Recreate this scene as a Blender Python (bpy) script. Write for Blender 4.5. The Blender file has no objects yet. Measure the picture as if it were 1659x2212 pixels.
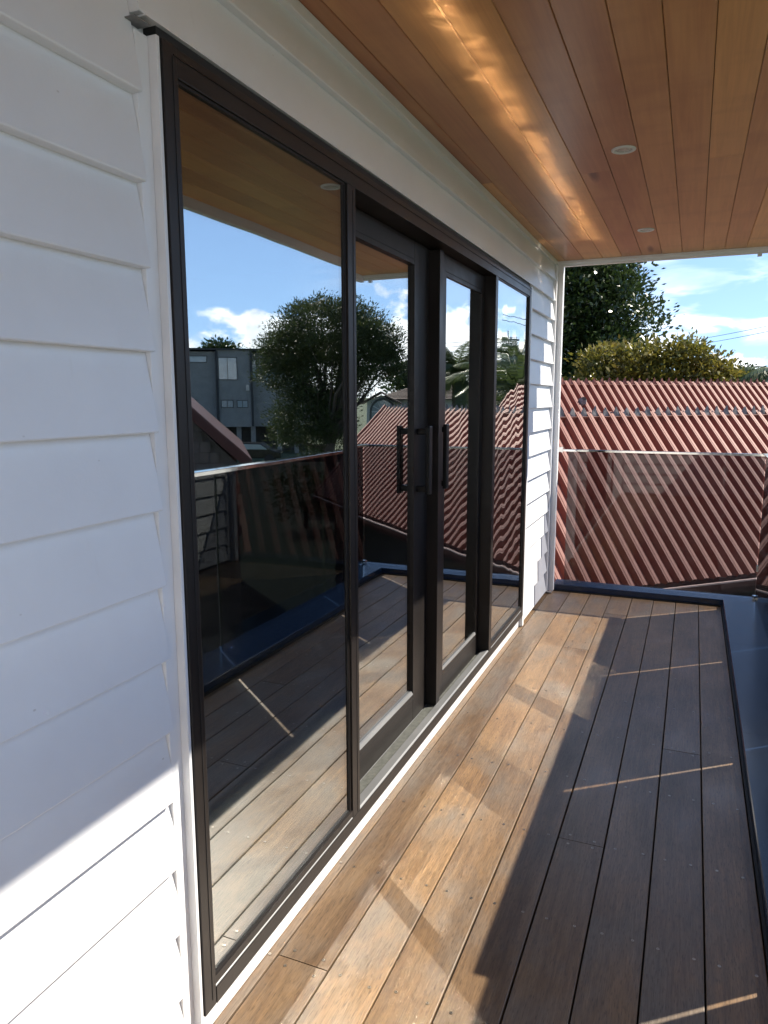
import bpy, bmesh, math, random
import numpy as np
from mathutils import Vector, Matrix
random.seed(7)
R = math.radians
sc = bpy.context.scene
col = sc.collection

# ------------------------------------------------------------------ camera
cam_d = bpy.data.cameras.new('camera')
cam = bpy.data.objects.new('camera', cam_d)
col.objects.link(cam)
YAW, PITCH, ROLL = 0.398, 0.1541, -0.0022
fw = Vector((-math.sin(YAW) * math.cos(PITCH), math.cos(YAW) * math.cos(PITCH), -math.sin(PITCH)))
rt = fw.cross(Vector((0, 0, 1))).normalized()
up = rt.cross(fw)
r2 = rt * math.cos(ROLL) + up * math.sin(ROLL)
u2 = -rt * math.sin(ROLL) + up * math.cos(ROLL)
m = Matrix.Identity(4)
for i in range(3):
    m[i][0], m[i][1], m[i][2] = r2[i], u2[i], -fw[i]
m[0][3], m[1][3], m[2][3] = 0.9103, 0.0, 1.4158
cam.matrix_world = m
cam_d.sensor_fit = 'VERTICAL'
cam_d.sensor_height = 36
cam_d.lens = 1576.7 / 2212 * 36
cam_d.clip_start = 0.02
cam_d.clip_end = 3000
sc.camera = cam

# ------------------------------------------------------------------ sun and sky
SUN = Vector((0.83, 0.66, 1.0)).normalized()
EL = math.asin(SUN.z)
AZ = math.atan2(SUN.x, SUN.y)
ld = bpy.data.lights.new('sun', 'SUN')
ld.energy = 5.0
ld.angle = R(0.53)
ld.color = (1.0, 0.915, 0.79)
sun = bpy.data.objects.new('sun', ld)
sun.rotation_euler = SUN.to_track_quat('Z', 'Y').to_euler()
sun.location = SUN * 50
col.objects.link(sun)

w = bpy.data.worlds.new('World')
sc.world = w
w.use_nodes = True
nt = w.node_tree
nt.nodes.clear()
N = nt.nodes.new
L = nt.links.new


def wmath(op, a, b=None, clamp=False):
    n = N('ShaderNodeMath')
    n.operation = op
    n.use_clamp = clamp
    for i, v in enumerate((a, b)):
        if v is None:
            continue
        if isinstance(v, (int, float)):
            n.inputs[i].default_value = v
        else:
            L(v, n.inputs[i])
    return n.outputs[0]


sky = N('ShaderNodeTexSky')
sky.sky_type = 'NISHITA'
sky.sun_disc = False
sky.sun_elevation = EL
sky.sun_rotation = AZ
sky.dust_density = 0.1
sky.ozone_density = 3.0
tc = N('ShaderNodeTexCoord')
sep = N('ShaderNodeSeparateXYZ')
L(tc.outputs['Generated'], sep.inputs[0])
zc = wmath('MAXIMUM', sep.outputs[2], 0.0)
zz = wmath('ADD', zc, 0.14)
# clean air: the sky keeps its blue down to the horizon
svec = N('ShaderNodeCombineXYZ')
L(sep.outputs[0], svec.inputs[0])
L(sep.outputs[1], svec.inputs[1])
L(wmath('ADD', sep.outputs[2], 0.125), svec.inputs[2])
snrm = N('ShaderNodeVectorMath')
snrm.operation = 'NORMALIZE'
L(svec.outputs[0], snrm.inputs[0])
L(snrm.outputs['Vector'], sky.inputs[0])
cmb = N('ShaderNodeCombineXYZ')
L(wmath('DIVIDE', sep.outputs[0], zz), cmb.inputs[0])
L(wmath('DIVIDE', sep.outputs[1], zz), cmb.inputs[1])


def wnoise(vec, scale, detail, rough, off=(0, 0, 0), dist=0.0, sc3=(1, 1, 1)):
    mp = N('ShaderNodeMapping')
    mp.inputs['Location'].default_value = off
    mp.inputs['Scale'].default_value = sc3
    L(vec, mp.inputs[0])
    n = N('ShaderNodeTexNoise')
    n.inputs['Scale'].default_value = scale
    n.inputs['Detail'].default_value = detail
    n.inputs['Roughness'].default_value = rough
    n.inputs['Distortion'].default_value = dist
    L(mp.outputs[0], n.inputs['Vector'])
    return n.outputs[0]


def wramp(v, a, b, ta=0.0, tb=1.0):
    n = N('ShaderNodeMapRange')
    n.interpolation_type = 'SMOOTHSTEP'
    n.inputs[1].default_value, n.inputs[2].default_value = a, b
    n.inputs[3].default_value, n.inputs[4].default_value = ta, tb
    L(v, n.inputs[0])
    return n.outputs[0]


cirrus = wramp(wnoise(cmb.outputs[0], 0.55, 6, 0.55, (3.3, 1.2, 0), 0.6, (1.0, 1.0, 1)), 0.46, 0.66)
# thin cloud thickens toward the north-west quarter ahead and thins out toward the east
dirmask = N('ShaderNodeVectorMath')
dirmask.operation = 'DOT_PRODUCT'
L(tc.outputs['Generated'], dirmask.inputs[0])
dirmask.inputs[1].default_value = (-0.10, 0.99, 0.08)
cm = wramp(dirmask.outputs['Value'], 0.80, 0.97)
patch = wramp(wnoise(tc.outputs['Generated'], 7.0, 4, .55, (.3, 1.1, 0), .8, (1, 1, 3.6)), .40, .60)
cirrus = wmath('MULTIPLY', wmath('MULTIPLY', wmath('ADD', cirrus, 0.18, True), cm), patch)
puff = wnoise(tc.outputs['Generated'], 9.0, 9, 0.55, (0.35, 0.1, 0.2), 0.1, (1, 1, 1.6))
band = wmath('ADD', wramp(sep.outputs[2], 0.03, 0.19, 0.18, -0.12), wramp(dirmask.outputs['Value'], 0.90, 0.99, 0.0, -0.11))
cumulus = wramp(wmath('ADD', puff, band), 0.55, 0.63)
cloud = wmath('MAXIMUM', wmath('MULTIPLY', cirrus, 0.62), cumulus, True)
shade = wnoise(tc.outputs['Generated'], 14, 5, 0.5, (1, 2, 3))
cc = N('ShaderNodeMix')
cc.data_type = 'RGBA'
cc.inputs[6].default_value = (6.6, 7.1, 7.7, 1)
cc.inputs[7].default_value = (10.5, 10.7, 11.0, 1)
L(wramp(shade, 0.30, 0.50), cc.inputs[0])
mx = N('ShaderNodeMix')
mx.data_type = 'RGBA'
L(cloud, mx.inputs[0])
L(sky.outputs[0], mx.inputs[6])
L(cc.outputs[2], mx.inputs[7])
bg = N('ShaderNodeBackground')
bg.inputs[1].default_value = 0.102
L(mx.outputs[2], bg.inputs[0])
wo = N('ShaderNodeOutputWorld')
L(bg.outputs[0], wo.inputs[0])

sc.view_settings.view_transform = 'Standard'
sc.view_settings.look = 'None'
sc.view_settings.exposure = 1.08
sc.view_settings.gamma = 1.0
sc.view_settings.use_curve_mapping = False
cy = sc.cycles
cy.use_denoising = True
cy.max_bounces = 14
cy.diffuse_bounces = 5
cy.glossy_bounces = 8
cy.transparent_max_bounces = 24
cy.transmission_bounces = 6
cy.caustics_reflective = True
cy.caustics_refractive = False
cy.blur_glossy = 0.0
cy.sample_clamp_indirect = 0.0
cy.use_guiding = True
cy.use_surface_guiding = True
cy.guiding_training_samples = 0
cy.surface_guiding_probability = 0.65

# ------------------------------------------------------------------ materials


class MT:
    """small helper around one node material"""

    def __init__(s, name):
        s.m = bpy.data.materials.new(name)
        s.m.use_nodes = True
        s.t = s.m.node_tree
        s.b = s.t.nodes['Principled BSDF']

    def n(s, typ, **kw):
        n = s.t.nodes.new(typ)
        for k, v in kw.items():
            setattr(n, k, v)
        return n

    def l(s, a, b):
        s.t.links.new(a, b)

    def set(s, n, i, v):
        if hasattr(v, 'is_output'):
            s.l(v, n.inputs[i])
        else:
            n.inputs[i].default_value = v

    def coord(s, scale=(1, 1, 1), kind='Object', rnd=True):
        tc = s.n('ShaderNodeTexCoord')
        v = tc.outputs[kind]
        if rnd:
            oi = s.n('ShaderNodeObjectInfo')
            ml = s.n('ShaderNodeMath', operation='MULTIPLY')
            s.l(oi.outputs['Random'], ml.inputs[0])
            ml.inputs[1].default_value = 97.3
            ad = s.n('ShaderNodeVectorMath', operation='ADD')
            s.l(v, ad.inputs[0])
            s.l(ml.outputs[0], ad.inputs[1])
            v = ad.outputs[0]
        mp = s.n('ShaderNodeMapping')
        mp.inputs['Scale'].default_value = scale
        s.l(v, mp.inputs[0])
        return mp.outputs[0]

    def noise(s, vec, scale=5, detail=4, rough=.5, dist=0.):
        n = s.n('ShaderNodeTexNoise')
        s.l(vec, n.inputs['Vector'])
        n.inputs['Scale'].default_value = scale
        n.inputs['Detail'].default_value = detail
        n.inputs['Roughness'].default_value = rough
        n.inputs['Distortion'].default_value = dist
        return n.outputs[0]

    def ramp(s, v, a, b, ta=0., tb=1.):
        n = s.n('ShaderNodeMapRange')
        s.l(v, n.inputs[0])
        for i, x in enumerate((a, b, ta, tb)):
            n.inputs[i + 1].default_value = x
        return n.outputs[0]

    def mix(s, f, a, b, mode='MIX'):
        n = s.n('ShaderNodeMix', data_type='RGBA', blend_type=mode)
        s.set(n, 0, f)
        s.set(n, 6, (*a, 1) if isinstance(a, tuple) and len(a) == 3 else a)
        s.set(n, 7, (*b, 1) if isinstance(b, tuple) and len(b) == 3 else b)
        return n.outputs[2]

    def math(s, op, a, b=0.):
        n = s.n('ShaderNodeMath', operation=op)
        s.set(n, 0, a)
        s.set(n, 1, b)
        return n.outputs[0]

    def bump(s, h, strength=.3, dist=.002):
        n = s.n('ShaderNodeBump')
        n.inputs['Strength'].default_value = strength
        n.inputs['Distance'].default_value = dist
        s.l(h, n.inputs['Height'])
        s.l(n.outputs[0], s.b.inputs['Normal'])
        return n.outputs[0]

    def base(s, c, rough=.5, spec=None, metal=0.):
        s.set(s.b, 'Base Color', (*c, 1) if isinstance(c, tuple) else c)
        s.set(s.b, 'Roughness', rough)
        s.b.inputs['Metallic'].default_value = metal
        if spec is not None:
            s.b.inputs['Specular IOR Level'].default_value = spec
        return s


def plain(name, c, rough=.5, metal=0., var=.12, nscale=6, bump=0., spec=None):
    M = MT(name)
    v = M.coord()
    f = M.noise(v, nscale, 5, .6)
    c2 = tuple(max(0, x * (1 - var)) for x in c)
    c3 = tuple(min(1, x * (1 + var * .6)) for x in c)
    M.base(M.mix(M.ramp(f, .3, .7), c2, c3), rough, spec, metal)
    if bump:
        M.bump(M.noise(v, nscale * 12, 3, .6), .5, bump)
    return M.m


# white paint with faint roller texture, dust and scuffs
def paint_white():
    M = MT('white_paint')
    v = M.coord()
    a = M.noise(v, 3.0, 5, .6)
    b = M.noise(M.coord((1, 1, .25)), 22, 4, .6)
    c = M.mix(M.ramp(a, .35, .75), (.745, .76, .78), (.69, .70, .72))
    c = M.mix(M.ramp(b, .66, .80, 0, .25), c, (.60, .59, .57))
    vo = M.n('ShaderNodeTexVoronoi')
    M.l(M.coord((1, 1, 1.6)), vo.inputs['Vector'])
    vo.inputs['Scale'].default_value = 9.0
    c = M.mix(M.ramp(vo.outputs['Distance'], .018, .035, .55, 0), c, (.42, .40, .37))
    M.base(c, .38)
    M.bump(M.noise(v, 160, 3, .5), .35, .0006)
    return M.m


def wood_deck():
    M = MT('hardwood_decking')
    oi = M.n('ShaderNodeObjectInfo')
    rnd = oi.outputs['Random']
    vg = M.coord((1, .045, 1))
    streak = M.noise(vg, 60, 6, .65, .4)
    fibre = M.noise(M.coord((1, .05, 1)), 210, 4, .7)
    broad = M.noise(M.coord((1, .22, 1)), 7, 4, .55)
    blotch = M.noise(M.coord((1, .6, 1)), 5, 5, .6)
    tone = M.mix(M.ramp(rnd, 0, 1), (.275, .165, .078), (.165, .104, .058))
    c = M.mix(M.ramp(streak, .32, .68), M.mix(.55, tone, (.060, .036, .022)), tone)
    c = M.mix(M.ramp(broad, .48, .72, 0, .6), c, (.27, .170, .085))
    # weathered grey blotches
    c = M.mix(M.ramp(blotch, .46, .66, 0, .7), c, (.145, .122, .098))
    fb = M.ramp(fibre, .35, .68, .68, 1.14)
    c = M.mix(1.0, c, M.mix(1.0, (1, 1, 1), (1, 1, 1)), 'MULTIPLY') if False else c
    hs = M.n('ShaderNodeHueSaturation')
    M.l(c, hs.inputs['Color'])
    M.l(fb, hs.inputs['Value'])
    pore = M.noise(M.coord((1, .09, 1)), 420, 2, .5)
    c = M.mix(M.ramp(pore, .56, .66, 0, .55), hs.outputs[0], (.035, .022, .014))
    dust = M.noise(M.coord((1, .4, 1)), 16, 5, .7)
    c = M.mix(M.ramp(dust, .52, .8, 0, .3), c, (.20, .165, .125))
    M.base(c, M.ramp(blotch, .3, .7, .30, .50), .75)
    M.bump(M.math('ADD', M.math('MULTIPLY', fibre, .5), streak), .55, .0012)
    return M.m


def wood_cedar():
    M = MT('cedar_lining')
    oi = M.n('ShaderNodeObjectInfo')
    rnd = oi.outputs['Random']
    streak = M.noise(M.coord((1, .03, 1)), 85, 5, .6, .25)
    soft = M.noise(M.coord((1, .1, 1)), 9, 4, .55)
    cross = M.noise(M.coord((.5, 1.3, 1)), 5, 3, .5)
    tone = M.mix(M.ramp(rnd, .1, .9), (.76, .41, .155), (.38, .155, .075))
    c = M.mix(M.ramp(streak, .3, .7), M.mix(.28, tone, (.16, .05, .02)), tone)
    c = M.mix(M.ramp(soft, .42, .72, 0, .55), c, (.66, .36, .16))
    c = M.mix(M.ramp(cross, .5, .8, 0, .35), c, (.25, .10, .05))
    # scattered small knots
    kv = M.coord((4.2, .75, 1))
    vo = M.n('ShaderNodeTexVoronoi')
    M.l(kv, vo.inputs['Vector'])
    vo.inputs['Scale'].default_value = 1.0
    c = M.mix(M.ramp(vo.outputs['Distance'], .04, .11, .9, 0), c, (.10, .035, .018))
    M.base(c, .33, .5)
    M.bump(streak, .25, .0006)
    return M.m


def metal_dark(name, c, rough=.42, spec=.5):
    M = MT(name)
    f = M.noise(M.coord(), 900, 2, .5)
    g = M.noise(M.coord(), 4, 4, .6)
    cc = M.mix(M.ramp(g, .35, .7), c, tuple(x * 1.25 for x in c))
    M.base(cc, M.ramp(g, .3, .7, rough - .05, rough + .08), spec)
    M.bump(f, .3, .0003)
    return M.m


def glazing(name, tint, r0, wav, wscale, strength=.8):
    M = MT(name)
    t = M.t
    t.nodes.remove(M.b)
    out = t.nodes['Material Output']
    lw = M.n('ShaderNodeNewGeometry')
    dp = M.n('ShaderNodeVectorMath', operation='DOT_PRODUCT')
    M.l(lw.outputs['Incoming'], dp.inputs[0])
    M.l(lw.outputs['Normal'], dp.inputs[1])
    c = M.math('ABSOLUTE', dp.outputs['Value'])
    p = M.math('POWER', M.math('SUBTRACT', 1.0, c), 4.2)
    fac = M.math('ADD', M.math('MULTIPLY', p, strength), r0)
    tr = M.n('ShaderNodeBsdfTransparent')
    tr.inputs[0].default_value = (*tint, 1)
    gl = M.n('ShaderNodeBsdfGlossy')
    gl.inputs['Roughness'].default_value = 0.0
    gl.inputs['Color'].default_value = (.97, 1, 1, 1)
    nz = M.noise(M.coord((1, 1, .7)), wscale, 1.5, .4)
    bp = M.n('ShaderNodeBump')
    bp.inputs['Strength'].default_value = 1
    bp.inputs['Distance'].default_value = wav
    M.l(nz, bp.inputs['Height'])
    M.l(bp.outputs[0], gl.inputs['Normal'])
    mx = M.n('ShaderNodeMixShader')
    M.l(fac, mx.inputs[0])
    M.l(tr.outputs[0], mx.inputs[1])
    M.l(gl.outputs[0], mx.inputs[2])
    M.l(mx.outputs[0], out.inputs[0])
    return M.m


def red_roof():
    M = MT('red_painted_roofing')
    tcn = M.coord((1, .12, 1), 'Object')
    f = M.noise(tcn, 30, 5, .65)
    g = M.noise(M.coord((1, 1, 1)), 3, 4, .6)
    c = M.mix(M.ramp(f, .3, .7), (.235, .088, .066), (.30, .122, .092))
    c = M.mix(M.ramp(g, .45, .75, 0, .5), c, (.34, .17, .135))
    M.base(c, .6, .25)
    M.bump(M.noise(M.coord(), 120, 3, .6), .4, .0008)
    return M.m


def leaf_mat(name, a, b, c3, rough=.4, transl=.25):
    M = MT(name)
    at = M.n('ShaderNodeAttribute', attribute_name='tone')
    nz = M.noise(M.coord(rnd=False), 1.3, 3, .6)
    c = M.mix(at.outputs['Fac'], a, b)
    c = M.mix(M.ramp(nz, .45, .75, 0, .6), c, c3)
    M.base(c, rough, .5)
    t = M.t
    out = t.nodes['Material Output']
    tl = M.n('ShaderNodeBsdfTranslucent')
    M.l(c, tl.inputs[0])
    mx = M.n('ShaderNodeMixShader')
    mx.inputs[0].default_value = transl
    M.l(M.b.outputs[0], mx.inputs[1])
    M.l(tl.outputs[0], mx.inputs[2])
    M.l(mx.outputs[0], out.inputs[0])
    return M.m


WHITE = paint_white()
DECK = wood_deck()
CEDAR = wood_cedar()
FRAME = metal_dark('bronze_aluminium', (.0145, .0122, .0115), .38, .32)
SILLM = metal_dark('grey_sill_aluminium', (.16, .165, .17), .4)
TRACK = plain('brushed_threshold', (.10, .105, .095), .6, .2, .35, 60, .001)
NAVY = metal_dark('navy_flashing', (.008, .020, .050), .12)
BLACK = plain('black_rubber', (.008, .008, .009), .6)
BLACKM = metal_dark('black_handle_metal', (.006, .006, .0065), .40, .25)
def brushed_rail():
    M = MT('stainless_steel')
    f = M.noise(M.coord(rnd=False), 20, 5, .6)
    M.base(M.mix(M.ramp(f, .3, .7), (.72, .70, .66), (.78, .76, .71)), M.ramp(f, .35, .65, .05, .10), None, 1.0)
    # the channel is not perfectly straight: slow dents and short ripples along its length
    g = M.math('ADD', M.noise(M.coord(rnd=False), 7, 2, .5), M.math('MULTIPLY', M.noise(M.coord(rnd=False), 34, 2, .5), .12))
    M.bump(g, 1.0, .0010)
    return M.m


STEEL = brushed_rail()
SCREW = plain('screw_steel', (.42, .38, .33), .32, 1.0, .2, 40)
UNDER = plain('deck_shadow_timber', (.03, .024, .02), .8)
GLASS = glazing('door_glazing', (.66, .70, .71), .40, .0005, 2.6, .65)
GLASSW = glazing('door_glazing_wavy', (.66, .70, .71), .40, .0014, 3.2, .65)
GLASSC = glazing('door_glazing_slightly_wavy', (.66, .70, .71), .40, .0008, 2.8, .65)
GTINT = glazing('grey_tinted_glass', (.19, .205, .24), .035, .0001, 2.0, .6)
GTINTF = glazing('grey_tinted_glass_end', (.62, .62, .64), .028, .0001, 2.0, .6)
REDROOF = red_roof()
REDDARK = plain('dark_red_fascia', (.07, .018, .014), .6)
FOAM = plain('weathered_mortar', (.24, .225, .22), .9, 0, .4, 30, .004)
GUTTER = plain('pale_gutter_edge', (.55, .42, .38), .5)
WALLGREY = plain('grey_plaster', (.25, .265, .26), .9, 0, .15, 1.5)
WALLPALE = plain('pale_plaster', (.62, .66, .66), .9, 0, .08, 1.2)
WALLBR = plain('brown_weatherboard', (.05, .038, .032), .8, 0, .2, 3)
DARKPIPE = plain('dark_pipe', (.035, .038, .04), .6)
WINGL = plain('pale_reflection_glass', (.34, .42, .44), .06, .0, .1, 2, spec=1.0)  # pale base colour paints in the reflection of the far panes
WINFR = plain('far_window_frame', (.10, .11, .11), .5)
PANEL_PALE = plain('cream_meter_box', (.55, .55, .5), .6)
TILE = plain('brown_roof_tile', (.16, .115, .09), .75, 0, .35, 5)
SHINGLE = plain('grey_shingle', (.15, .125, .115), .85, 0, .3, 4)
REDBARGE = plain('red_barge_paint', (.09, .028, .022), .6)
BARK = plain('bark', (.10, .08, .065), .9, 0, .4, 9, .01)
BARKP = plain('palm_bark', (.14, .11, .08), .9, 0, .4, 12, .01)
POLEW = plain('power_pole_timber', (.12, .10, .085), .85, 0, .2, 4)
WIRE = plain('wire_sheath', (.02, .02, .02), .6)
L_DARK = leaf_mat('dark_glossy_leaves', (.018, .036, .010), (.055, .085, .022), (.030, .055, .014), .32, .22)
L_MAG = leaf_mat('olive_gold_leaves', (.085, .105, .020), (.24, .205, .035), (.19, .11, .03), .35, .35)
L_OAK = leaf_mat('needle_green_leaves', (.030, .048, .014), (.075, .095, .028), (.045, .065, .020), .5, .25)
L_PALM = leaf_mat('palm_fronds', (.07, .10, .03), (.17, .20, .07), (.10, .13, .05), .4, .3)
L_HEDGE = leaf_mat('hedge_leaves', (.05, .09, .015), (.10, .16, .03), (.07, .11, .02), .5, .3)
GRASS = plain('ground_grass', (.055, .075, .028), .95, 0, .4, .3)
ASPH = plain('asphalt', (.05, .05, .052), .9, 0, .2, 2, .002)
ROOMW = plain('room_wall', (.30, .32, .34), .8)
ROOMF = plain('room_floor', (.12, .09, .065), .5)
CURT = plain('cream_curtain', (.72, .78, .74), .9, 0, .05, 4)
LENS = plain('lamp_lens', (.62, .62, .60), .2, 0, .3, 90)
REVEAL = plain('timber_reveal', (.12, .05, .02), .5, 0, .2, 12)


# ------------------------------------------------------------------ object helpers
def link(o, parent=None, kind=None, label=None, cat=None, group=None):
    col.objects.link(o)
    if parent is not None:
        o.parent = parent
    if kind:
        o['kind'] = kind
    if label:
        o['label'] = label
    if cat:
        o['category'] = cat
    if group:
        o['group'] = group
    return o


def mesh_obj(name, verts, faces, mat, parent=None, loc=None, smooth=False, **kw):
    me = bpy.data.meshes.new(name)
    me.from_pydata([tuple(v) for v in verts], [], faces)
    me.materials.append(mat)
    if smooth:
        for p in me.polygons:
            p.use_smooth = True
    me.update()
    o = bpy.data.objects.new(name, me)
    if loc is not None:
        o.location = loc
    return link(o, parent, **kw)


def empty(name, loc=(0, 0, 0), rz=0., **kw):
    o = bpy.data.objects.new(name, None)
    o.empty_display_size = .1
    o.location = loc
    o.rotation_euler = (0, 0, rz)
    return link(o, **kw)


class MB:
    """collects solids into one mesh"""

    def __init__(s):
        s.v, s.f = [], []

    def add(s, vs, fs):
        k = len(s.v)
        s.v += [tuple(v) for v in vs]
        s.f += [tuple(i + k for i in f) for f in fs]
        return s

    def box(s, x0, x1, y0, y1, z0, z1):
        vs = [(x, y, z) for x in (x0, x1) for y in (y0, y1) for z in (z0, z1)]
        fs = [(0, 1, 3, 2), (4, 6, 7, 5), (0, 4, 5, 1), (2, 3, 7, 6), (0, 2, 6, 4), (1, 5, 7, 3)]
        return s.add(vs, fs)

    def prism(s, prof, a, b, axis):
        """closed profile of 2-D points extruded from a to b along axis ('x','y','z')"""
        n = len(prof)

        def P(p, t):
            return {'y': (p[0], t, p[1]), 'x': (t, p[0], p[1]), 'z': (p[0], p[1], t)}[axis]
        vs = [P(p, a) for p in prof] + [P(p, b) for p in prof]
        fs = [tuple(range(n)), tuple(range(2 * n - 1, n - 1, -1))]
        fs += [(i, i + n, (i + 1) % n + n, (i + 1) % n) for i in range(n)]
        return s.add(vs, fs)

    def tube(s, pts, rad, n=8, cap=True):
        rings = []
        for i, p in enumerate(pts):
            p = Vector(p)
            a = Vector(pts[max(0, i - 1)])
            b = Vector(pts[min(len(pts) - 1, i + 1)])
            d = (b - a).normalized()
            h = Vector((0, 0, 1)) if abs(d.z) < .9 else Vector((1, 0, 0))
            u = d.cross(h).normalized()
            v = d.cross(u)
            r = rad[i] if isinstance(rad, (list, tuple)) else rad
            rings.append([p + (u * math.cos(2 * math.pi * k / n) + v * math.sin(2 * math.pi * k / n)) * r for k in range(n)])
        vs = [q for r in rings for q in r]
        fs = []
        for i in range(len(rings) - 1):
            for k in range(n):
                fs.append((i * n + k, i * n + (k + 1) % n, (i + 1) * n + (k + 1) % n, (i + 1) * n + k))
        if cap:
            fs.append(tuple(range(n - 1, -1, -1)))
            fs.append(tuple(range((len(rings) - 1) * n, len(rings) * n)))
        return s.add(vs, fs)

    def lathe(s, prof, c, n=24):
        """prof: (radius, z) points turned about the vertical through c"""
        vs, fs = [], []
        for r, z in prof:
            for k in range(n):
                t = 2 * math.pi * k / n
                vs.append((c[0] + r * math.cos(t), c[1] + r * math.sin(t), c[2] + z))
        for i in range(len(prof) - 1):
            for k in range(n):
                fs.append((i * n + k, i * n + (k + 1) % n, (i + 1) * n + (k + 1) % n, (i + 1) * n + k))
        return s.add(vs, fs)

    def build(s, name, mat, parent=None, recalc=True, smooth=False, bevel=0., loc=None, **kw):
        o = mesh_obj(name, s.v, s.f, mat, parent, loc, smooth, **kw)
        if recalc or bevel:
            bm = bmesh.new()
            bm.from_mesh(o.data)
            bmesh.ops.recalc_face_normals(bm, faces=bm.faces)
            if bevel:
                es = [e for e in bm.edges if len(e.link_faces) == 2 and e.calc_face_angle(0) > .6]
                bmesh.ops.bevel(bm, geom=es, offset=bevel, segments=2, affect='EDGES', profile=.6)
            bm.to_mesh(o.data)
            bm.free()
        return o


def box(name, x0, x1, y0, y1, z0, z1, mat, parent=None, bevel=0., **kw):
    """box whose object origin is the box centre (so object coordinates vary per piece)"""
    c = ((x0 + x1) / 2, (y0 + y1) / 2, (z0 + z1) / 2)
    hx, hy, hz = (x1 - x0) / 2, (y1 - y0) / 2, (z1 - z0) / 2
    return MB().box(-hx, hx, -hy, hy, -hz, hz).build(name, mat, parent, bevel=bevel, loc=c, **kw)


# ------------------------------------------------------------------ ground
GZ = -3.0
mesh_obj('ground', [(-900, -900, GZ), (900, -900, GZ), (900, 900, GZ), (-900, 900, GZ)], [(0, 1, 2, 3)], GRASS, kind='structure')
hv, hf = [], []
NH = 72
for i in range(NH + 1):
    t = R(-110 + 220 * i / NH)
    h = 9 + 5 * math.sin(i * .37) + 3 * math.sin(i * 1.1 + 1) + 1.5 * math.sin(i * 2.9)
    hv += [(620 * math.sin(t), 620 * math.cos(t), GZ - .5), (700 * math.sin(t), 700 * math.cos(t), GZ + h), (820 * math.sin(t), 820 * math.cos(t), GZ - .5)]
for i in range(NH):
    for k in range(2):
        a = i * 3 + k
        hf.append((a, a + 3, a + 4, a + 1))
mesh_obj('hills', hv, hf, GRASS, kind='structure', smooth=True)
mesh_obj('driveway', [(18, 22, GZ + .004), (26, 16, GZ + .004), (60, 48, GZ + .004), (44, 64, GZ + .004)], [(0, 1, 2, 3)], ASPH, kind='structure')

# ------------------------------------------------------------------ deck
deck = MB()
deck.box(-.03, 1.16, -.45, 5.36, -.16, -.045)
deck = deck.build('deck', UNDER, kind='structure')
GX = [1.0174 - .145 * (7 - i) for i in range(8)]   # gap centres, 0.0024 .. 1.0174
edges = [-.030] + GX + [1.1595]
joints = {1: [1.4465], 2: [], 3: [4.118], 4: [.9, 4.9], 5: [2.238], 6: [], 7: [3.02], 8: [.3]}
joists = [-.155 + .4 * k for k in range(14)]


def deck_board(x0, x1, y0, y1):
    w_, t_, c_ = x1 - x0, .032, .0022
    cx, cy_ = (x0 + x1) / 2, (y0 + y1) / 2
    jx = random.uniform(-.0006, .0006)
    jz = random.uniform(-.0008, .0004)
    h = w_ / 2
    prof = [(-h, -t_), (h, -t_), (h, -c_), (h - c_ * .3, -c_ * .3), (h - c_, 0), (-h + c_, 0), (-h + c_ * .3, -c_ * .3), (-h, -c_)]
    L_ = (y1 - y0) / 2
    o = MB().prism(prof, -L_, L_, 'y').build('deck_board', DECK, deck, loc=(cx + jx, cy_, jz))
    # screws: a row of small countersunk heads, one pair per joist
    sm = MB()
    ys = [y for y in joists if y0 + .03 < y < y1 - .03]
    if y0 > -.4:
        ys.append(y0 + .022)
    if y1 < 5.3:
        ys.append(y1 - .022)
    xs = [.032, w_ - .028] if w_ > .08 else [w_ * .55]
    for y in ys:
        for x in xs:
            px = x0 + x - cx + random.uniform(-.005, .005)
            py = y - cy_ + random.uniform(-.006, .006)
            zt = .0004
            sm.lathe([(.0045, .0010), (.0042, .0016), (.0018, .0015), (.0012, .0003), (0., .0003)], (px, py, zt - .0006), 8)
    if sm.v:
        s = sm.build('screw_head', SCREW, o, smooth=False)
        s['kind'] = 'stuff'
    return o


for i in range(9):
    a, b = edges[i] + (.0022 if i else 0), edges[i + 1] - (.0022 if i < 8 else 0)
    cuts = [-.44] + joints.get(i, []) + [5.352]
    for y0, y1 in zip(cuts[:-1], cuts[1:]):
        deck_board(a, b, y0 + .0012, y1 - .0012)

# ------------------------------------------------------------------ house wall with weatherboards
PZ, Z0 = .1482, .168
wall = empty('weatherboard_house_wall', (0, 2.4, 0), label='white painted weatherboard house wall around the dark sliding door', cat='wall')


def wp(o):
    """parent to the wall keeping world placement"""
    o.parent = wall
    o.location = o.location - Vector((0, 2.4, 0))
    return o


sheath = MB()
sheath.box(-.12, -.0405, -.6, 1.10, -.3, 2.36)
sheath.box(-.12, -.0405, 4.43, 5.26, -.3, 2.36)
sheath.box(-.12, -.0405, 1.10, 4.43, 2.055, 2.36)
sheath.box(-.16, -.045, 1.10, 4.43, -.3, .055)
wp(sheath.build('wall_lining', WHITE))
XF, XB = -.0095, -.0345   # front plane of a board's bottom and top


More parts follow.
